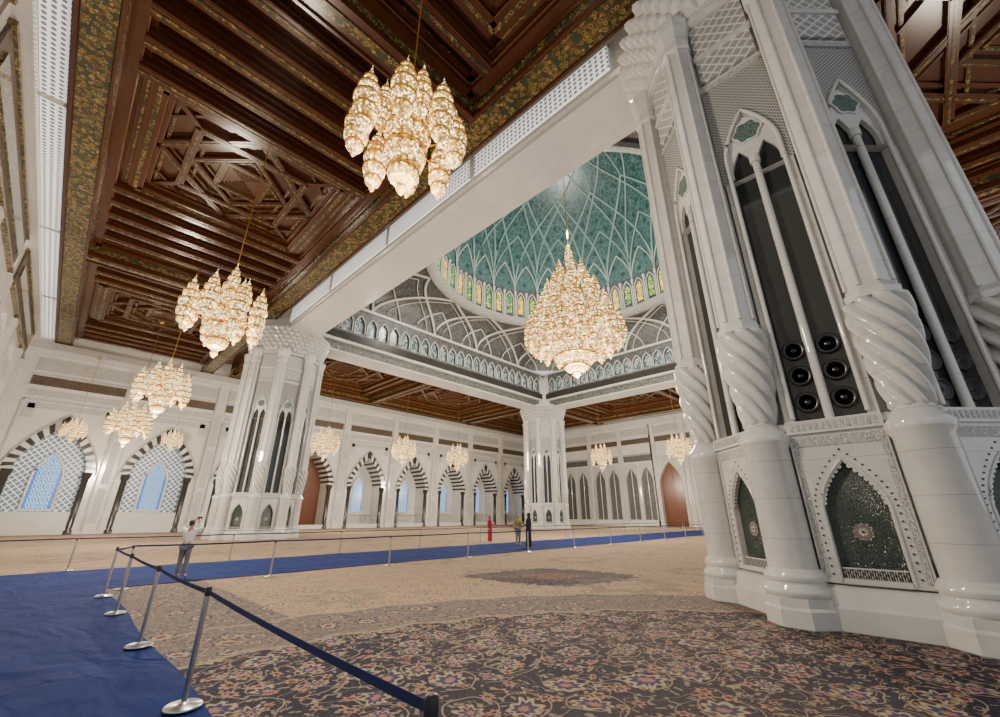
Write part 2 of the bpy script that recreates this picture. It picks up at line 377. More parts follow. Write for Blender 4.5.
mb.box(X0, X1, Y1+2.7, Y1+2.9, 0, 16, 0)
struct(mb, 'wall_back', 'white carved marble wall with black-and-white striped pointed arches', 'wall')
for k, x in enumerate(bayx):
    dp = 1.2 if k < 3 else 2.5
    if k == 3:
        mb = MB(['wood_door', 'wood_light']); mb.M = Matrix.Translation((x, Y1+dp, 0))
        mb.panel(4.7, 0, 5.4, 9.4, 0, 0)
        for sx in (-1, 1):
            for r in range(4): mb.box(sx*1.1-.75, sx*1.1+.75, -.06, 0, .5+r*1.5, 1.7+r*1.5, 0)
        mb.box(-.04, .04, -.08, 0, 0, 8, 1)
        struct(mb, num('door'), 'tall pointed brown wooden door in a marble arch', 'door'); continue
    mb = MB(['lattice_window', 'stained_blue', 'marble', 'carved_marble'])
    mb.panel(4.7, 1.85, 5.4, 9.4, 0, 0 if k < 3 else 2)
    if k >= 3: mb.box(-2.35, 2.35, -.02, .3, 0, 1.86, 2)
    mb.panel(1.75, 2.15, 5.0, 6.9, -.12, 1)
    mb.rim(2.0, 2.1, 5.0, 7.05, -.14, .15, 2); mb.box(-1.1, 1.1, -.25, -.05, 1.95, 2.15, 2)
    for xx in (-.30, .30): mb.box(xx-.025, xx+.025, -.16, -.12, 2.15, 6.3, 2)
    mb.box(-2.3, 2.3, -.4, .0, 1.70, 1.9, 2)
    for j in range(6): mb.box(-2.1+j*.72, -1.55+j*.72, -.05, 0, .7, 1.5, 3)
    o = struct(mb, num('window'), 'pointed lattice window with blue stained-glass centre light', 'window'); o.location = (x, Y1+dp, 0)

# ------------------------------------------------------------ right wall
mb = MB(['marble', 'carved_marble', 'wall_screen', 'dark_mosaic'])
ys = [50.6, 44.4, 38.2, 32.2, 27.0, 21.4, 15.8, 10.2]
DY = (27.0, 21.4, 15.8)
for y in ys:
    mb.M = Matrix.Translation((X1, y, 0)) @ Matrix.Rotation(-pi/2, 4, 'Z')
    W = 6.2 if y > 30 else 5.6
    if y in DY:
        mb.frame(W, 0, 16.2, 3.6, 6.2, 9.6, 0, .8, 0); mb.frame(4.6, 0, 10.6, 3.6, 6.2, 9.6, -.15, 0, 1)
    else:
        for c in (-1.35, 1.35):
            mb.frame(2.7, .9, 11.2, 2.0, 7.0, 9.0, 0, .3, 0, cx=c)
            mb.panel(2.0, .9, 7.0, 9.0, .25, 2, cx=c)
            mb.frame(2.4, .9, 9.7, 2.0, 7.0, 9.0, -.12, 0, 1, cx=c)
            mb.tube([(c, .15, .9), (c, .15, 8.6)], .07, 6, 0)
        mb.box(-W/2, W/2, 0, .3, 0, .95, 0); mb.box(-W/2, W/2, 0, .3, 11.1, 16.2, 0)
        mb.box(-W/2, -2.65, 0, .3, .9, 11.2, 0); mb.box(2.65, W/2, 0, .3, .9, 11.2, 0)
        mb.box(-2.5, 2.5, -.06, 0, 10.0, 11.0, 2)
    mb.box(W/2-.3, W/2+.3, -.25, 0, 0, 15.8, 0); mb.box(W/2-.2, W/2+.2, -.3, -.25, 1, 12.5, 1)
    mb.box(-W/2+.5, W/2-.5, -.1, 0, 12.9, 13.75, 3); mb.box(-W/2+.5, W/2-.5, -.06, 0, 14.3, 15.5, 1)
mb.M = Matrix()
mb.box(X1-.6, X1+.5, 5, Y1, 15.8, 16.8, 0); mb.box(X1-.2, X1+.5, 5, Y1, 16.8, ZC, 0); mb.box(X1+.9, X1+1.1, 5, Y1, 0, 12, 0)
mb.box(X1, X1+.3, Y1-2.4, Y1, 0, 16, 0)
struct(mb, 'wall_right', 'white marble wall with tall dark patterned arched screens', 'wall')
for y in DY:
    mb = MB(['wood_door', 'wood_light']); mb.M = Matrix.Translation((X1+.6, y, 0)) @ Matrix.Rotation(-pi/2, 4, 'Z')
    mb.panel(3.6, 0, 6.2, 9.6, 0, 0)
    for sx in (-1, 1):
        for r in range(4): mb.box(sx*.88-.6, sx*.88+.6, -.05, 0, .5+r*1.5, 1.7+r*1.5, 0)
    mb.box(-.05, .05, -.07, 0, 0, 8.6, 1)
    struct(mb, num('door'), 'tall pointed reddish brown wooden door in white marble surround', 'door')

# ------------------------------------------------------------ left wall
mb = MB(['marble', 'carved_marble', 'dark_mosaic', 'gold_mosaic'])
mb.box(X0-.4, X0, -4, Y1, 0, ZC, 0)
mb.M = Matrix.Translation((X0, 0, 0)) @ Matrix.Rotation(pi/2, 4, 'Z')
y = 2.5
while y < 55:
    mb.box(y-.45, y+.45, -.25, 0, 0, 14.2, 0); mb.box(y-.28, y+.28, -.3, -.25, 1, 13.5, 1)
    if y < 48:
        for (a, b) in ((1, 5.6), (6.2, 10.6), (11.2, 13.6)):
            mb.frame(5.6, a, b, 3.6, a+(b-a)*.6, b-.3, -.12, 0, 0, cx=y+3.9)
            mb.box(y+2.3, y+5.5, -.03, 0, a+.2, a+(b-a)*.62, 1)
    y += 7.85
for (a, b) in ((4, 16.5), (17.5, 33.5), (35.5, 53)):
    mb.box(a, b, -.12, 0, 14.5, 16.7, 2)
    for zz in (14.35, 16.6): mb.box(a-.1, b+.1, -.22, 0, zz, zz+.18, 3)
    mb.box(a+.6, b-.6, -.2, 0, 15.2, 16.0, 3)
mb.box(-4, 56, -.5, 0, 16.9, 17.3, 0)
struct(mb, 'wall_left', 'white marble wall with carved panels and dark mosaic frieze', 'wall')

# ------------------------------------------------------------ wood ceiling
mb = MB(['wood', 'wood_light', 'gold_mosaic'])
for (a, b, c, d) in ((X0, 10.6, Y0, Y1), (10.6, 47.8, 37.4, Y1), (47.8, X1, Y0, Y1), (10.6, 47.8, Y0, .4)):
    mb.box(a, b, c, d, ZC, ZC+.4, 0)
def joist(a, b, w, z0, z1):
    h = z1-z0
    mb.beam(a, b, w, z0, z1, 0); mb.beam(a, b, w*1.4, z0+h*.35, z1, 0); mb.beam(a, b, w*1.8, z0+h*.7, z1, 0)
    mb.beam(a, b, w+.05, z0+.03, z0+.07, 1); mb.beam(a, b, w*.3, z0-.03, z0, 2)
def bay(x0, x1, y0, y1):
    cx, cy = (x0+x1)/2, (y0+y1)/2; w, h = x1-x0, y1-y0; z = ZC
    for (a, b) in (((x0,y0),(x1,y0)),((x1,y0),(x1,y1)),((x1,y1),(x0,y1)),((x0,y1),(x0,y0))):
        mb.beam(a, b, .5, z-.9, z, 0); mb.beam(a, b, .9, z-.35, z, 0); mb.beam(a, b, .56, z-.62, z-.56, 1); mb.beam(a, b, .94, z-.3, z-.25, 2)
    if h >= w:
        q = w*.40; y = y0+1.2
        while y < cy-q-.5:
            for yy in (y, 2*cy-y): joist((x0, yy), (x1, yy), .46, z-.85, z)
            y += 1.45
        for sx in (x0+(w/2-q)/2+.1, x1-(w/2-q)/2-.1): joist((sx, cy-q), (sx, cy+q), .3, z-.5, z)
    else:
        q = h*.40; x = x0+1.2
        while x < cx-q-.5:
            for xx in (x, 2*cx-x): joist((xx, y0), (xx, y1), .46, z-.85, z)
            x += 1.45
    def ring(r, n, off, wd, z0, z1, mt=0):
        P = [(cx+r*cos(2*pi*i/n+off), cy+r*sin(2*pi*i/n+off)) for i in range(n)]
        for i in range(n):
            mb.beam(P[i], P[(i+1) % n], wd, z0, z1, mt); mb.beam(P[i], P[(i+1) % n], wd+.05, z0+.04, z0+.09, 1)
            if wd > .18: mb.beam(P[i], P[(i+1) % n], wd*.3, z0-.02, z0, 2)
    s2 = sqrt(2)
    ring(q*s2, 4, pi/4, .55, z-.6, z); ring(q*.90*s2, 4, pi/4, .16, z-.32, z); ring(q*.84*s2, 4, pi/4, .10, z-.14, z, 2)
    ring(q*.92, 4, 0, .34, z-.30, z); ring(q*.80, 4, 0, .10, z-.16, z)
    ring(q*.60*s2, 4, pi/4, .30, z-.34, z); ring(q*.50*s2, 4, pi/4, .10, z-.15, z, 2)
    ring(q*.56, 4, 0, .22, z-.26, z); ring(q*.44, 4, 0, .10, z-.12, z, 2)
    ring(q*.26*s2, 4, pi/4, .22, z-.24, z)
    for i in range(4):
        a = i*pi/2+pi/4; r0, r1 = q*.60*s2, q*.92*s2
        mb.beam((cx+r0*cos(a), cy+r0*sin(a)), (cx+r1*cos(a), cy+r1*sin(a)), .24, z-.26, z, 0)
    for k in range(6):
        ring(q*.22*(k+1)/6*s2, 4, pi/4, .05, z-.08-.012*k, z)
    for sx in (-1, 1):
        for sy in (-1, 1):
            mb.beam((cx+sx*q*.86, cy+sy*q*.55), (cx+sx*q*.55, cy+sy*q*.86), .14, z-.2, z, 0)
            mb.box(cx+sx*q*.76-.25, cx+sx*q*.76+.25, cy+sy*q*.76-.25, cy+sy*q*.76+.25, z-.06, z, 2)
for (a, b) in ((-17, -4.6), (-3.4, 9.2), (10.6, 33.6), (35.4, 54.6)): bay(-2.2, 7.8, a, b)
for (a, b) in ((12.6, 28.6), (30, 46)): bay(a, b, 39, 54.4); bay(a, b, -15.6, -1.6)
for (a, b) in ((-15, -1), (.6, 17.8), (19.6, 37), (38.8, 54.4)): bay(49.6, 63.4, a, b)
def mainbeam(a, b, w=1.1, mos=True):
    mb.beam(a, b, w, ZC-1.5, ZC, 0); mb.beam(a, b, w+.35, ZC-.7, ZC, 0)
    if mos: mb.beam(a, b, w*.82, ZC-1.56, ZC-1.49, 2)
    else: mb.beam(a, b, w*.35, ZC-1.56, ZC-1.49, 2)
    for k in (-1, 1):
        dx, dy = b[0]-a[0], b[1]-a[1]; L = sqrt(dx*dx+dy*dy); nx, ny = -dy/L*k*(w/2), dx/L*k*(w/2)
        mb.beam((a[0]+nx, a[1]+ny), (b[0]+nx, b[1]+ny), .10, ZC-1.6, ZC-1.4, 0)
        mb.beam((a[0]+nx*1.03, a[1]+ny*1.03), (b[0]+nx*1.03, b[1]+ny*1.03), .05, ZC-1.2, ZC-.85, 2)
        mb.beam((a[0]+nx*1.35, a[1]+ny*1.35), (b[0]+nx*1.35, b[1]+ny*1.35), .1, ZC-.85, ZC-.72, 1)
mainbeam((-3.0, Y0), (-3.0, Y1)); mainbeam((8.7, Y0), (8.7, Y1))
for y in (-4, 9.9, 34.5): mainbeam((-2.4, y), (8.1, y), 1.0, False)
mainbeam((11, 38.3), (66, 38.3)); mainbeam((11, 55), (66, 55), .9)
mainbeam((48.8, Y0), (48.8, Y1)); mainbeam((64.3, Y0), (64.3, Y1))
mainbeam((11, -.9), (48, -.9)); mainbeam((11, -16.2), (48, -16.2))
for x in (11.9, 29.3, 46.7): mainbeam((x, 39), (x, 54.5), .9, False); mainbeam((x, -1.5), (x, -15.6), .9, False)
struct(mb, 'ceiling', 'carved dark brown timber ceiling with star coffers and mosaic beams', 'ceiling')
def clere(x0, x1, y0, y1, z0, z1, n):
    for i in range(n):
        mb = MB(['lattice_clere', 'marble'])
        a = y0+(y1-y0)*i/n+.15; b = y0+(y1-y0)*(i+1)/n-.15; mb.box(x0, x1, a, b, z0, z1, 0)
        mb.box(x0-.03, x1+.03, b, b+.3, z0-.02, z1+.02, 1)
        struct(mb, num('window'), 'white lattice clerestory grille beside the timber ceiling', 'window')
clere(9.98, 10.08, 4.0, 34, 16.65, 17.9, 4); clere(-4.5, -3.75, -2, 56, 17.35, 17.45, 5)

# ------------------------------------------------------------ dome beams & frieze
H = 16.9
for (a, b, c, d) in ((10.1, 12.3, -.3, 37.9), (46.1, 48.3, -.3, 37.9), (12.3, 46.1, 35.7, 37.9), (12.3, 46.1, -.3, 1.9)):
    mb = MB(['marble', 'carved_marble']); mb.box(a, b, c, d, 16.1, 21.2, 0)
    if b-a < 3: mb.box(a-.1, b+.1, c, d, 15.95, 16.12, 0); mb.box(a-.1, a, c, d, 16.4, 16.6, 0)
    else: mb.box(a, b, c-.1, d+.1, 15.95, 16.12, 0)
    struct(mb, num('trim'), 'massive white marble beam spanning between piers', 'beam')
for s in range(4):
    mb = MB(['grey_mosaic', 'pale_rib', 'dark_stone', 'mosaic_teal_frieze'])
    R = Matrix.Translation((D[0], D[1], 0)) @ Matrix.Rotation(s*pi/2, 4, 'Z') @ Matrix.Translation((0, H, 0))
    mb.M = R
    mb.box(-H, H, -.12, 0, 16.15, 16.9, 3); mb.box(-H, H, -.45, 0, 16.9, 17.15, 1); mb.box(-H, H, -.5, -.4, 17.15, 17.9, 2)
    mb.box(-H, H, -.25, 0, 17.15, 18.2, 0)
    nn_ = 24
    for i in range(nn_):
        x = -H+1.2+(2*H-2.4)*(i+.5)/nn_
        mb.frame((2*H-2.4)/nn_, 18.3, 20.8, .95, 19.3, 20.0, -.3, -.05, 0, cx=x)
        mb.rim(1.1, 18.3, 19.3, 20.15, -.33, .07, 1, cx=x)
    mb.box(-H, H, -.5, 0, 20.75, 21.0, 1); mb.box(-H, H, -.1, 0, 18.2, 18.3, 1)
    struct(mb, num('trim'), 'grey mosaic frieze of small arches under the dome', 'frieze')
    if s in (0, 3):
        for i in range(nn_):
            x = -H+1.2+(2*H-2.4)*(i+.5)/nn_
            m2 = MB(['stained_teal']); m2.M = R @ Matrix.Translation((x, -.1, 18.3)); m2.panel(.93, 0, 1.0, 1.68, 0, 0, th=.04)
            struct(m2, num('window'), 'small arched teal glass light in the frieze', 'window')
RC, Z0, Z1 = 14.0, 21.0, 24.6
def S(a, u, off=0):
    rs = min(H/max(abs(cos(a)), abs(sin(a))), 21.6); c_ = cos(u*pi/2)
    r = RC+(rs-RC)*c_**.9-off; z = Z0+(Z1-Z0)*sin(u*pi/2)-off*.5
    return (D[0]+r*cos(a), D[1]+r*sin(a), z)
mb = MB(['grey_mosaic', 'pale_rib'])
NA, NU = 128, 12
vs = [S(2*pi*i/NA, k/NU) for k in range(NU+1) for i in range(NA)]
fs = [(k*NA+i, k*NA+(i+1) % NA, (k+1)*NA+(i+1) % NA, (k+1)*NA+i) for k in range(NU) for i in range(NA)]
mb.add(vs, fs, 0, True)
def archrib(F, a0, w_, u0, u1, rad, n_=14, off=.14, mi=1, P_=2.0):
    for sg in (-1, 1):
        mb.tube([F(a0+sg*w_*(1-(k/n_)**P_), u0+(u1-u0)*k/n_, off) for k in range(n_+1)], rad, 4, mi)
for i in range(16):
    a0 = 2*pi*(i+.5)/16
    archrib(S, a0, pi/8, 0, .97, .17); archrib(S, a0, pi/8-.06, 0, .86, .06)
    archrib(S, a0, pi/16-.05, 0, .55, .09)
struct(mb, 'ceiling_transition', 'grey mosaic vault with interlacing pale ribs below the dome', 'ceiling')
ND = 56
mb = MB(['pale_mosaic', 'pale_rib', 'grey_mosaic', 'dark_stone'])
mb.M = Matrix.Translation((D[0], D[1], 0))
mb.surf([(24.2, 13.95), (24.35, 13.4), (24.6, 13.3), (24.7, 13.1), (24.95, 13.05), (25.05, 13.5), (25.3, 13.95)], 96, 0, True, cap=False)
mb.surf([(25.2, 14.0), (29.7, 14.0)], 96, 2, True, cap=False)
for i in range(ND):
    a = 2*pi*(i+.5)/ND
    mb.M = Matrix.Translation((D[0], D[1], 0)) @ Matrix.Rotation(a, 4, 'Z') @ Matrix.Translation((0, 13.9, 0))
    mb.rim(1.12, 25.4, 27.8, 28.9, -.1, .09, 1)
    mb.surf([(25.3,.13),(25.5,.08),(28.2,.08),(28.5,.16),(28.9,.2)], 8, 1, True, .78, -.15)
struct(mb, 'trim_drum', 'pale carved drum ring carrying the stained-glass windows', 'drum')
for i in range(ND):
    a = 2*pi*(i+.5)/ND
    yl = i % 2
    m2 = MB(['stained_yellow' if yl else 'stained_green'])
    m2.M = Matrix.Translation((D[0], D[1], 0)) @ Matrix.Rotation(a, 4, 'Z') @ Matrix.Translation((0, 13.8, 0))
    m2.panel(.66, 25.7, 27.7, 28.5, 0, 0, th=.05)
    struct(m2, num('window'), ('yellow' if yl else 'green')+' stained-glass arched window in the dome drum', 'window')
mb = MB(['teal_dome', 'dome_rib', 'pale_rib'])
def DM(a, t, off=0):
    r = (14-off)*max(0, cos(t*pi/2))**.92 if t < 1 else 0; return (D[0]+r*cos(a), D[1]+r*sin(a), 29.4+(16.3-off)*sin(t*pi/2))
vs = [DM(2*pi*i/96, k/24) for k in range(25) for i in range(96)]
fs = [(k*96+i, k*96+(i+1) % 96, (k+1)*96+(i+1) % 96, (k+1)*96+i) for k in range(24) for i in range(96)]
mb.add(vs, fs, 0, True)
for i in range(28):
    archrib(DM, 2*pi*(i+.5)/28, pi/28, -.02, .14, .08, mi=2)
for i in range(14):
    a0 = 2*pi*(i+.5)/14
    archrib(DM, a0, 2*pi/14, 0.0, .52, .15, n_=18); archrib(DM, a0, pi/14, .02, .30, .12); archrib(DM, a0, 2*pi/14*1.5, .1, .74, .13, n_=22)
    mb.tube([DM(a0, .52+.46*k/12, .1) for k in range(13)], .10, 4, 1)
struct(mb, 'ceiling_dome', 'teal tiled dome with interlacing pale ribs', 'dome')

# ------------------------------------------------------------ piers
RP = 2.7
mb = MB(['marble_pier', 'carved_marble'])
o8 = pi/8
def k8(ap): return ap/cos(pi/8)
mb.surf([(0, k8(2.68)), (.3, k8(2.68)), (.34, k8(2.62)), (.55, k8(2.58)), (.6, k8(2.46)), (.64, k8(2.28)), (2.9, k8(2.28)), (3.0, k8(2.5)), (3.12, k8(2.5)), (3.2, k8(2.22)),
         (11.6, k8(2.22)), (11.65, k8(2.42)), (11.85, k8(2.42)), (11.9, k8(2.3)), (14, k8(2.33)), (14.0, k8(2.6)), (14.2, k8(2.6)), (14.25, k8(2.5)), (18.55, k8(2.5))], 8, 0, False, off=o8)
for t in range(6):
    z = 14.25+t*.31
    mb.surf([(z, 2.62+t*.08), (z+.08, 2.74+t*.09, .04, 40, t*pi), (z+.25, 2.84+t*.09, .04, 40, t*pi), (z+.3, 2.78+t*.08)], 160, 0, False, off=o8, cusp=True)
mb.surf([(16.1, 3.3), (16.3, 3.3)], 8, 0, False, off=o8)
pier = mb.make('pier', label='massive octagonal white marble pier with clustered corner columns', cat='pillar', group='dome piers')
mb = MB(['marble_pier'])
mb.surf([(0, .52), (.24, .52), (.28, .49), (.40, .49)], 8, 0, False, off=o8)
mb.surf([(.40, .45), (.46, .485), (.53, .47), (.57, .42), (.62, .415), (.67, .445), (.73, .42), (.80, .37)], 32, 0, True)
mb.surf([(.78, .355), (2.70, .355), (2.80, .40), (2.90, .42), (2.98, .36), (3.08, .28), (3.16, .25)], 32, 0, True)
mb.surf([(4.98, .39), (5.10, .40), (5.16, .35), (5.22, .335), (13.2, .335), (13.25, .41), (13.5, .41), (13.55, .36), (14.0, .47), (14.3, .50)], 8, 0, False, off=o8)
for i in range(8):
    a = o8+i*pi/4
    mb.tube([(.335*cos(a), .335*sin(a), 5.22), (.335*cos(a), .335*sin(a), 13.2)], .038, 8, 0)
col = mb.make('colonnette', parent=pier, label='polished faceted marble corner column')
mb = MB(['marble_pier'])
prof = []
for i in range(91):
    u = i/90; r = .225+.155*sin(min(1, u*1.1)*pi/2)
    e_ = min(1, u/.06, (1-u)/.04)
    prof.append((3.06+u*1.98, r*(.88+.12*e_), .20*max(.05, e_), 8, u*30))
mb.surf(prof, 128, 0, True, cusp=True)
tw = mb.make('twisted_band', parent=col, label='spiral rope-carved marble band')
mb = MB(['marble_pier', 'pier_filigree', 'green_floral', 'dark_stone', 'hex_lattice', 'rosette_pink'])
Y = -2.50
mb.frame(1.30, .62, 2.92, .78, 1.72, 2.42, Y, Y+.14, 0)
mb.panel(.80, .64, 1.72, 2.44, Y+.11, 2)
mb.box(-.39, .39, Y-.02, Y+.1, .62, .70, 0)
mb.rim(.84, .66, 1.72, 2.47, Y, .025, 0, nseg=6)
for i in range(26): mb.box(-.37+i*.029, -.355+i*.029, Y+.04, Y+.06, .70, .84, 4)
mb.box(-.38, .38, Y+.035, Y+.065, .83, .85, 0)
for q in arch(.78, 1.72, 2.42)[1:-1]:
    for sg in (-1, 1): mb.tube([(sg*q[0], Y+.01, q[1]), (sg*q[0], Y+.08, q[1])], .035, 8, 0)
M0 = Matrix.Rotation(pi/2, 4, 'X')
mb.M = Matrix.Translation((0, Y+.105, 1.36)) @ M0
mb.surf([(0, .125, .12, 12), (.006, .125, .12, 12)], 48, 4, False); mb.surf([(.006, .10, .2, 8), (.010, .10, .2, 8)], 48, 5, False)
mb.surf([(.010, .055, .2, 8, pi), (.014, .055, .2, 8, pi)], 40, 1, False); mb.surf([(.014, .02), (.018, .02)], 12, 3, False)
mb.M = Matrix()
A = arch(1.0, 1.74, 2.62)
pts = [(-.5, .75+i*.11) for i in range(9)]+A
for q in pts:
    for sg in (-1, 1): mb.box(sg*q[0]-.013, sg*q[0]+.013, Y-.012, Y+.01, q[1]-.013, q[1]+.013, 3)
for sg in (-1, 1):
    mb.box(sg*.58-.035, sg*.58+.035, Y-.01, Y+.02, .7, 2.85, 1)
mb.box(-.6, .6, Y-.012, Y+.02, 2.70, 2.86, 1); mb.box(-.65, .65, Y-.05, Y+.1, 2.92, 3.14, 0)
for i in range(14): mb.box(-.58+i*.086, -.53+i*.086, Y-.06, Y-.04, 2.97, 3.09, 1)
niche = mb.make('niche_panel', parent=pier, label='pointed niche of dark green floral stone in carved white frame')
mb = MB(['marble_pier', 'dark_louver', 'hex_lattice', 'teal_inlay', 'diamond_frieze', 'pier_filigree'])
Y = -2.44
mb.panel(1.0, 3.2, 9.3, 10.3, Y+.16, 1)
mb.frame(1.30, 3.14, 8.6, 1.0, 8.6, 8.6001, Y, Y+.16, 0)
mb.frame(1.36, 8.6, 11.62, .98, 9.2, 10.35, Y, Y+.16, 2, 0)
mb.rim(1.04, 3.2, 9.2, 10.45, Y-.02, .045, 0, nseg=6)
mb.tube([(0, Y+.08, 3.14), (0, Y+.08, 9.0)], .075, 8, 0); mb.tube([(0, Y+.08, 8.9), (0, Y+.08, 9.1)], .11, 8, 0)
for c in (-.25, .25): mb.frame(.5, 8.7, 9.55, .40, 8.9, 9.4, Y+.05, Y+.14, 0, cx=c)
mb.panel(.92, 9.5, 9.52, 10.3, Y+.06, 0)
mb.M = Matrix.Translation((0, Y+.04, 9.82)) @ M0
mb.surf([(0, .25, .10, 6), (.03, .25, .10, 6)], 36, 3, False); mb.surf([(-.005, .30, .10, 6), (.02, .30, .10, 6)], 36, 0, False); mb.M = Matrix()
mb.box(-.62, .62, Y-.03, Y+.1, 11.9, 13.95, 4)
mb.box(-.66, .66, Y-.08, Y+.05, 12.7, 12.85, 0); mb.box(-.62, .62, Y-.05, Y+.05, 11.55, 11.7, 5)
louv = mb.make('louver_window', parent=pier, label='tall paired dark glass slits under a white arch and grey lattice')
mb = MB(['speaker_black', 'speaker_grey'])
mb.M = M0.copy()
mb.surf([(0, .19), (.05, .19), (.06, .17), (.03, .13), (.02, .06), (.035, .04), (.045, .0005)], 24, 0, True)
mb.surf([(.03, .165), (.062, .165), (.064, .15), (.03, .148)], 24, 1, True)
spk = mb.make('speaker', parent=louv, label='round black loudspeaker cone')
spk.location = (.26, -2.27, 3.5)
col.location = (RP*cos(o8), RP*sin(o8), 0)
nl = [(niche, louv)]
for i in range(1, 8):
    c_ = cp(col, pier); a = o8+i*pi/4; c_.location = (RP*cos(a), RP*sin(a), 0); c_.rotation_euler = (0, 0, i*pi/4)
    t_ = cp(tw, c_); n_ = cp(niche, pier); l_ = cp(louv, pier)
    n_.rotation_euler = l_.rotation_euler = (0, 0, i*pi/4); nl.append((n_, l_))
for par in (louv, nl[7][1], nl[6][1]):
    for c in (-.26, .26):
        for r in range(3):
            if par is louv and c > 0 and r == 0: continue
            q = cp(spk, par); q.location = (c, -2.27, 3.5+r*.5)
pier.location = (11.30, .74, 0)
bpy.context.view_layer.update()
for loc in ((11.19, 36.8, 0), (47.2, 36.8, 0), (47.2, .8, 0)):
    P_ = cp(pier); P_.location = loc
    for ch in list(pier.children):
        q = cp(ch, P_)
        for g in ch.children:
            if 'twisted' in g.name: cp(g, q)

# ------------------------------------------------------------ chandeliers
def lantern_mesh(mname):
    mb = MB([mname])  # unit height 1: stacked rounded crystal bowls, slim crown on top, max radius .21
    pr = [(0, .01), (.02, .03), (.045, .05), (.07, .04), (.085, .06), (.11, .115), (.15, .145), (.185, .14), (.195, .06), (.21, .10), (.25, .185), (.30, .20), (.345, .19), (.355, .08),
          (.37, .11), (.41, .195), (.46, .215), (.505, .205), (.515, .08), (.53, .10), (.57, .165), (.62, .175), (.655, .16), (.665, .05), (.68, .07), (.72, .115), (.765, .115), (.79, .09), (.80, .035), (.83, .055), (.87, .055), (.89, .025), (.93, .02), (.96, .008), (1.0, .004)]
    mb.surf([(z, r, .05, 12) for z, r in pr], 48, 0, False, cusp=True)
    g = MB(['gold'])
    zs = ((.19, .14), (.35, .195), (.51, .21), (.66, .165), (.795, .10))
    rows = []
    for z, r in zs:
        rows += [(z-.020, r*.92), (z-.014, r+.020), (z+.008, r+.020), (z+.020, r*.6), (z+.022, .03)]
        if z < .79: rows.append((z+.06, .02))
    g.surf(rows, 48, 0, True)
    return mb, g
def lmesh(m_):
    A_, B_ = lantern_mesh(m_); a = A_.make('x'); b = B_.make('x'); r = (a.data, b.data)
    bpy.data.objects.remove(a); bpy.data.objects.remove(b); return r
lan_s, lan_g = lmesh('crystal'), lmesh('crystal_great')
def add_lantern(par, x, y, z, sx, sz, rot=0, ms=lan_s):
    l = mk('lantern', ms[0], par); l.location = (x, y, z); l.scale = (sx, sx, sz); l.rotation_euler = (0, 0, rot)
    mk('gold_band', ms[1], l); return l
def rod_mesh(length, arms, t=.02, hoop=True):
    mb = MB(['gold'])
    mb.tube([(0, 0, 0), (0, 0, length)], t, 6)
    for (r, z, n, off, rise) in arms:
        for i in range(n):
            a = 2*pi*i/n+off; P = []
            for k in range(9):
                u = k/8; P.append((r*u*cos(a), r*u*sin(a), z-rise*sin(u*pi)+u*rise*.6))
            mb.tube(P, t*1.3, 5)
    mb.surf([(length-.25, .05), (length-.2, .22), (length, .25)], 16)
    return mb
def chandelier(x, y, z, W, label, zceil=ZC):
    s = W/3.0
    e = mk('chandelier', None, label=label, cat='chandelier', group='hall chandeliers', loc=(x, y, z))
    L = (zceil-z)/s
    rod_mesh(L, [(1.2, -.1, 8, 0, .25), (.62, .6, 3, .3, .2)]).make('frame', parent=e)
    add_lantern(e, 0, 0, -1.85, 2.5, 3.9)
    for i in range(8):
        a = 2*pi*i/8+.15; add_lantern(e, 1.22*cos(a), 1.22*sin(a), (-.85 if i % 2 else -1.1), 1.4, 2.1 if i % 2 else 2.3, a)
    for i in range(3):
        a = 2*pi*i/3+.4; add_lantern(e, .66*cos(a), .66*sin(a), .0, 1.15, 2.0, a)
    e.scale = (s, s, s); return e
def lamp(x, y, z, e, col=(1, .86, .68), r=.8):
    l = bpy.data.lights.new('chandelier_and_fill_light', 'POINT'); l.energy = e; l.color = col; l.shadow_soft_size = r
    o = bpy.data.objects.new('chandelier_and_fill_light', l); C.objects.link(o); o.location = (x, y, z); return o
CL = 'gold and crystal chandelier of clustered glowing lanterns hanging from timber ceiling'
chandelier(3.40, 6.15, 9.40, 2.6, CL); chandelier(2.85, 17.8, 9.0, 3.0, CL)
chandelier(3.1, 32.4, 9.0, 3.0, CL); chandelier(3.0, 46.9, 8.9, 3.2, CL)
for (x, y) in ((19.0, 44.5), (27.8, 42.8), (36.3, 43), (49.5, 29), (49.2, 18.6)): chandelier(x, y, 8.8, 2.9, 'crystal chandelier glowing warm before the far marble wall')
chandelier(-.2, 55.2, 9.0, 1.9, 'small crystal chandelier in front of a lattice window', zceil=16.2)
chandelier(7.3, 55.2, 9.0, 1.9, 'small crystal chandelier in front of a lattice window', zceil=16.2)
e = mk('chandelier', None, label='giant multi-tiered gold crystal chandelier hanging from the dome', cat='chandelier', loc=(D[0], D[1], 12.8))
f = rod_mesh(32, [(4.0, 4.6, 18, 0, .8), (2.4, 8.4, 10, .2, .6), (1.0, 11.2, 5, .1, .4)], .05).make('frame', parent=e)
mb = MB(['crystal_great'])
mb.surf([(z, r, .05, 20) for z, r in ((0,.05),(.3,.35),(.45,.2),(.6,.7),(1.0,1.1),(1.1,.7),(1.4,1.4),(1.9,1.9),(2.0,1.3),(2.3,2.1),(2.9,2.5),(3.0,1.7),(3.5,2.2),(4.4,2.3),(4.6,1.5),(5.2,1.7),(6.2,1.6),(6.4,.9),(7.2,1.1),(8.4,1.0),(8.6,.5),(9.8,.6),(10.2,.3),(12,.2),(13,.05))], 80, 0, False)
mb.make('crystal_body', parent=e)
mb = MB(['gold'])
rows = []
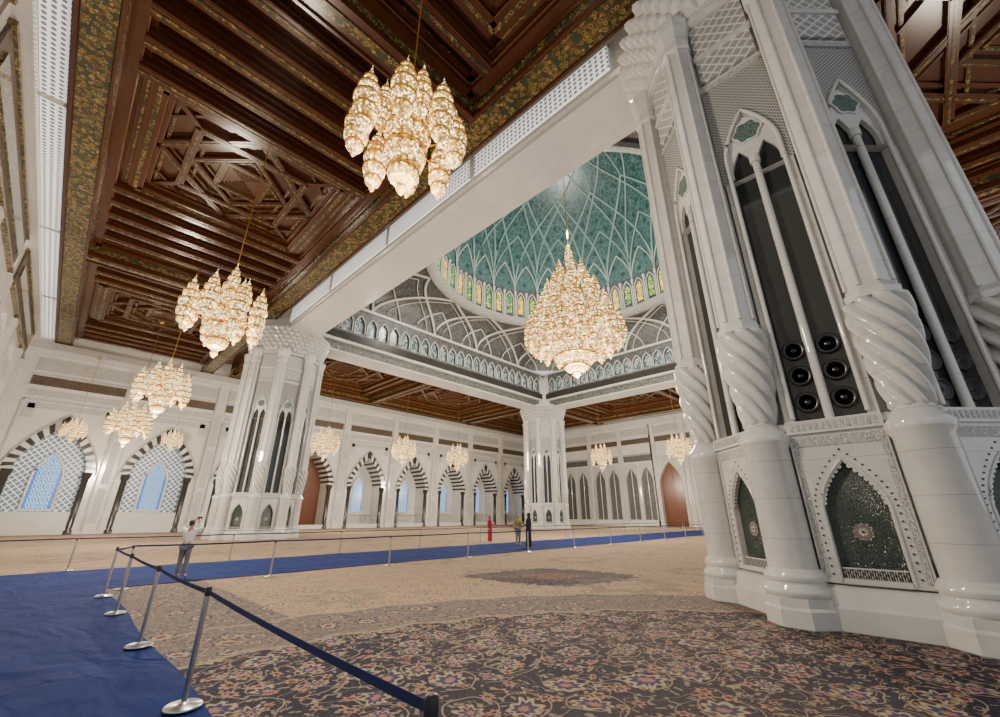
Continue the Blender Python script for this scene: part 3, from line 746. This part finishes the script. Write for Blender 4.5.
for z, r in ((.45, .4), (1.05, 1.16), (1.95, 1.96), (2.95, 2.56), (4.5, 2.35), (6.3, 1.65), (8.5, 1.05), (9.9, .7)):
    rows += [(z-.12, .1), (z-.1, r*.9), (z-.05, r+.04, .02, 20), (z+.05, r+.04, .02, 20), (z+.1, r*.5), (z+.11, .08)]
mb.surf(rows, 80, 0, True)
mb.make('gold_ring', parent=e)
# rings of small slender lanterns, lowest ring widest
for (r, z, n_, off, sx, sz) in ((4.05, 2.7, 18, 0, 2.6, 3.3), (3.2, 1.9, 14, .2, 2.0, 2.6), (3.2, 5.0, 12, .13, 2.3, 3.0), (2.2, 7.2, 9, .2, 2.1, 3.0), (1.1, 9.3, 5, .1, 1.8, 2.8), (0, 10.8, 1, 0, 1.9, 3.6)):
    for i in range(n_):
        a = 2*pi*i/n_+off; add_lantern(e, r*cos(a), r*sin(a), z, sx, sz, a, lan_g)

# ------------------------------------------------------------ stanchions
mb = MB(['chrome', 'black_plastic'])
mb.surf([(0, .145), (.010, .15), (.022, .14), (.030, .05), (.045, .032)], 32, 0, True)
mb.surf([(.04, .024), (.87, .024)], 16, 0, True); mb.surf([(.86, .028), (.925, .028), (.936, .024), (.940, .01)], 16, 1, True)
stm = mb.make('x'); st_me = stm.data; bpy.data.objects.remove(stm)
def stanchion(p, q=None, zb=.002):
    mk('stanchion', st_me, label='chrome belt barrier post with black cap and round base', cat='barrier post', group='belt barrier posts', loc=(p[0], p[1], zb))
    if q:
        m2 = MB(['belt_fabric']); n_ = 12; P = []
        dx, dy = q[0]-p[0], q[1]-p[1]; L = sqrt(dx*dx+dy*dy); e_ = .032/L
        for k in range(n_+1):
            u = e_+(1-2*e_)*k/n_; P.append((p[0]+dx*u, p[1]+dy*u, .918-.016*4*u*(1-u)))
        vs = []; fs = []; nx, ny = -dy/L*.0015, dx/L*.0015
        for (x, y, z) in P: vs += [(x-nx, y-ny, z-.020), (x+nx, y+ny, z-.020), (x+nx, y+ny, z+.020), (x-nx, y-ny, z+.020)]
        for k in range(n_):
            for i in range(4): fs.append((4*k+i, 4*k+(i+1) % 4, 4*k+4+(i+1) % 4, 4*k+4+i))
        fs += [(0, 1, 2, 3), tuple(4*n_+i for i in (3, 2, 1, 0))]; m2.add(vs, fs)
        m2.make('barrier_belt', label='dark navy retractable belt stretched between barrier posts', cat='barrier belt', group='barrier belts')
ptsA = [(1.20, 1.52)] + [(1.27, y) for y in (5.1, 7.7, 10.4, 12.7)] + [(1.66, 13.75)]
for i, (a, b) in enumerate(zip(ptsA, ptsA[1:]+[(4.8, 13.6)])): stanchion(a, b, .026 if i < 5 else .002)
ptsB = [(4.8+3.8*i, 13.6+(.2 if i > 1 else 0)) for i in range(15)]
for a, b in zip(ptsB, ptsB[1:]+[None]): stanchion(a, b)
ptsC = [(-3.5+4.4*i, 19.5) for i in range(16)]
for a, b in zip(ptsC, ptsC[1:]+[None]): stanchion(a, b)

# ------------------------------------------------------------ people
def skin(pts, edges, sub=1):
    names = list(pts); me = bpy.data.meshes.new('sk')
    me.from_pydata([pts[k][0] for k in names], [(names.index(a), names.index(b)) for a, b in edges], [])
    o = bpy.data.objects.new('sk', me); C.objects.link(o)
    o.modifiers.new('s', 'SKIN'); m = o.modifiers.new('b', 'SUBSURF'); m.levels = sub; m.render_levels = sub
    for i, k in enumerate(names):
        r = pts[k][1]; me.skin_vertices[0].data[i].radius = (r, r); me.skin_vertices[0].data[i].use_root = (i == 0)
    bpy.context.view_layer.update()
    dg = bpy.context.evaluated_depsgraph_get()
    r = bpy.data.meshes.new_from_object(o.evaluated_get(dg))
    V = [tuple(v.co) for v in r.vertices]; F = [tuple(p.vertices) for p in r.polygons]
    bpy.data.objects.remove(o); return V, F
def person(loc, H, face, label, arms, top, bottom=None, robe=None, scarf=None, hair=True, legsp=.1):
    P = {'pel': ((0,0,.96),.12), 'spi': ((0,0,1.14),.11), 'che': ((0,0,1.34),.125), 'nk': ((0,0,1.49),.052), 'hd': ((0,-.01,1.58),.055)}
    E = [('pel','spi'),('spi','che'),('che','nk'),('nk','hd')]
    for s, n_ in ((-1,'R'),(1,'L')):
        el, wr = arms[0 if s < 0 else 1]
        sh = (s*.18, 0, 1.42); el = (s*el[0], el[1], el[2]); wr = (s*wr[0], wr[1], wr[2])
        d = (Vector(wr)-Vector(el)).normalized(); pm = Vector(wr)+d*.07
        P['sh'+n_] = (sh, .058); P['el'+n_] = (el, .042); P['wr'+n_] = (wr, .027); P['pm'+n_] = (tuple(pm), .033)
        E += [('che','sh'+n_),('sh'+n_,'el'+n_),('el'+n_,'wr'+n_),('wr'+n_,'pm'+n_)]
        side = d.cross(Vector((0,1,0.2))).normalized()
        for f in range(4):
            b = pm+d*.03+side*(f-1.5)*.019; ln = (.055,.065,.06,.045)[f]
            t1 = b+d*ln*.6; t2 = t1+(d*.8+Vector((0,-.6,0))).normalized()*ln*.5
            P[f'f{f}a'+n_] = (tuple(t1), .009); P[f'f{f}b'+n_] = (tuple(t2), .008); E += [('pm'+n_, f'f{f}a'+n_), (f'f{f}a'+n_, f'f{f}b'+n_)]
        th = Vector(wr)+d*.04-side*.05; P['th'+n_] = (tuple(th), .010); P['tk'+n_] = (tuple(th+d*.04), .009); E += [('wr'+n_,'th'+n_),('th'+n_,'tk'+n_)]
        P['hp'+n_] = ((s*.09,0,.90),.09); P['kn'+n_] = ((s*legsp,-.02,.50),.06); P['an'+n_] = ((s*legsp,.01,.09),.04); P['to'+n_] = ((s*(legsp+.02),-.15,.035),.035)
        E += [('pel','hp'+n_),('hp'+n_,'kn'+n_),('kn'+n_,'an'+n_),('an'+n_,'to'+n_)]
    V, F = skin(P, E)
    mb = MB(['skin', 'eye']); mb.add(V, F, 0, True)
    hz = 1.51
    mb.surf([(hz+z, r) for z, r in ((0,.01),(.015,.045),(.05,.062),(.10,.076),(.15,.08),(.19,.072),(.22,.048),(.235,.01))], 20, 0, True, 0, -.01, ex=.95, ey=1.18)
    mb.add([(-.014,-.095,hz+.085),(.014,-.095,hz+.085),(0,-.125,hz+.09),(0,-.10,hz+.13)], [(0,1,2),(0,2,3),(1,3,2)], 0)
    mb.box(-.022, .022, -.098, -.088, hz+.055, hz+.062, 1)
    for s in (-1, 1):
        mb.box(s*.03-.011, s*.03+.011, -.101, -.09, hz+.118, hz+.128, 1)
        mb.surf([(hz+.08, .005), (hz+.11, .016), (hz+.14, .005)], 8, 0, True, s*.077, 0, ex=.5)
    b = mb.make('person', label=label, cat='person', loc=(loc[0], loc[1], .022))
    sc = H/1.745; b.scale = (sc,)*3; b.rotation_euler = (0, 0, face)
    T = {k: (P[k][0], P[k][1]+.022) for k in ('pel','spi','che','shR','elR','shL','elL')}
    E2 = [('pel','spi'),('spi','che'),('che','shR'),('shR','elR'),('che','shL'),('shL','elL')]
    for n_ in 'RL':
        a = Vector(P['el'+n_][0]); w_ = Vector(P['wr'+n_][0]); T['cf'+n_] = (tuple(a.lerp(w_, .9)), .042); E2.append(('el'+n_, 'cf'+n_))
    V, F = skin(T, E2); mb = MB([top]); mb.add(V, F, 0, True); mb.make('shirt' if bottom else 'robe_top', parent=b)
    if bottom:
        T = {'pel': ((0,0,.97),.135)}; E3 = []
        for n_ in 'RL':
            T['hp'+n_] = (P['hp'+n_][0], .11); T['kn'+n_] = (P['kn'+n_][0], .08); T['an'+n_] = (tuple(Vector(P['an'+n_][0])+Vector((0,0,.03))), .062)
            E3 += [('pel','hp'+n_),('hp'+n_,'kn'+n_),('kn'+n_,'an'+n_)]
        V, F = skin(T, E3); mb = MB([bottom]); mb.add(V, F, 0, True); mb.make('trousers', parent=b)
    if robe:
        mb = MB([robe]); mb.surf([(.06,.20,.07,7),(.35,.19,.06,7),(.7,.19,.03,7),(.92,.20),(1.12,.155),(1.35,.18),(1.44,.15),(1.5,.07)], 36, 0, True, ex=1.05, ey=.75)
        mb.make('robe', parent=b)
    if scarf:
        mb = MB([scarf])
        mb.surf([(1.40,.15),(1.46,.11),(1.50,.082),(1.58,.088),(1.66,.098),(1.73,.085),(1.765,.03)], 24, 0, True, 0, .03, ex=.95, ey=1.02)
        mb.make('headscarf', parent=b)
    elif hair:
        mb = MB(['hair']); mb.surf([(1.60,.078),(1.66,.088),(1.71,.082),(1.745,.055),(1.765,.01)], 20, 0, True, 0, .014, ex=.97, ey=1.1)
        mb.make('hair', parent=b)
    return b
down = ((.27, .03, 1.14), (.30, -.06, .90))
bent = ((.30, .02, 1.16), (.18, -.22, 1.12))
up_ = ((.30, -.10, 1.50), (.12, -.24, 1.70))
person((2.95, 14.95), 1.45, radians(140), 'person in white shirt and grey trousers raising a phone to photograph', (up_, up_), 'cloth_white', 'cloth_grey')
mb = MB(['black_plastic', 'chrome']); mb.box(-.07, .07, -.005, .005, 0, .075, 0); mb.box(-.06, .06, -.007, -.005, .006, .069, 1)
ph = mb.make('phone', label='small dark mobile phone held up in both hands', cat='phone')
fa = radians(140); dd_ = .375*1.45/1.745
ph.location = (2.95+dd_*sin(fa), 14.95-dd_*cos(fa), 1.49); ph.rotation_euler = (0, 0, fa)
person((20.1, 20.3), 1.58, radians(20), 'person in long dark red robe and headscarf standing', (down, bent), 'cloth_red', None, 'cloth_red', 'cloth_red')
person((19.2, 17.1), 1.62, radians(-20), 'person in olive shirt and dark trousers standing beside barrier', (down, ((.25,.0,1.15),(.12,-.2,1.18))), 'cloth_olive', 'cloth_grey')
person((17.9, 15.2), 1.70, radians(200), 'person in long black robe standing on blue walkway', (down, bent), 'cloth_black', None, 'cloth_black', 'cloth_black')

# ------------------------------------------------------------ lights
W_ = (1, .86, .68)
for (x, y, z, e) in ((3.45, 6.1, 7.2, 1600), (2.9, 17.8, 6.5, 2600), (3.1, 32.4, 6.5, 3300), (3, 46.9, 6.5, 3100),
                     (23, 45, 6.5, 4000), (40, 45, 6.5, 4000), (55, 30, 6.5, 4000), (55, 14, 6.5, 3400), (28, -8, 7, 2600)):  # last entry sits in the front aisle, where no chandelier is modelled
    lamp(x, y, z, e, W_, .5)
lamp(D[0], D[1], 11.5, 14000, W_, 1.8); lamp(D[0], D[1], 28.5, 9000, (1, .95, .88), 1.2)  # upper lamp is an added fill to light the dome, no fixture there
w = bpy.data.worlds.new('world'); bpy.context.scene.world = w; w.use_nodes = True
nt = w.node_tree; bg = nt.nodes['Background']; bg.inputs[0].default_value = (.90, .95, 1, 1); bg.inputs[1].default_value = .95
# ------------------------------------------------------------ camera
cam = bpy.data.cameras.new('camera'); co = bpy.data.objects.new('camera', cam); C.objects.link(co)
cam.sensor_width = 36; cam.lens = 14.76; cam.clip_end = 300; cam.clip_start = .05
co.location = (0, 0, 1.6); co.rotation_euler = (radians(90+20.95), 0, radians(-46))
bpy.context.scene.camera = co
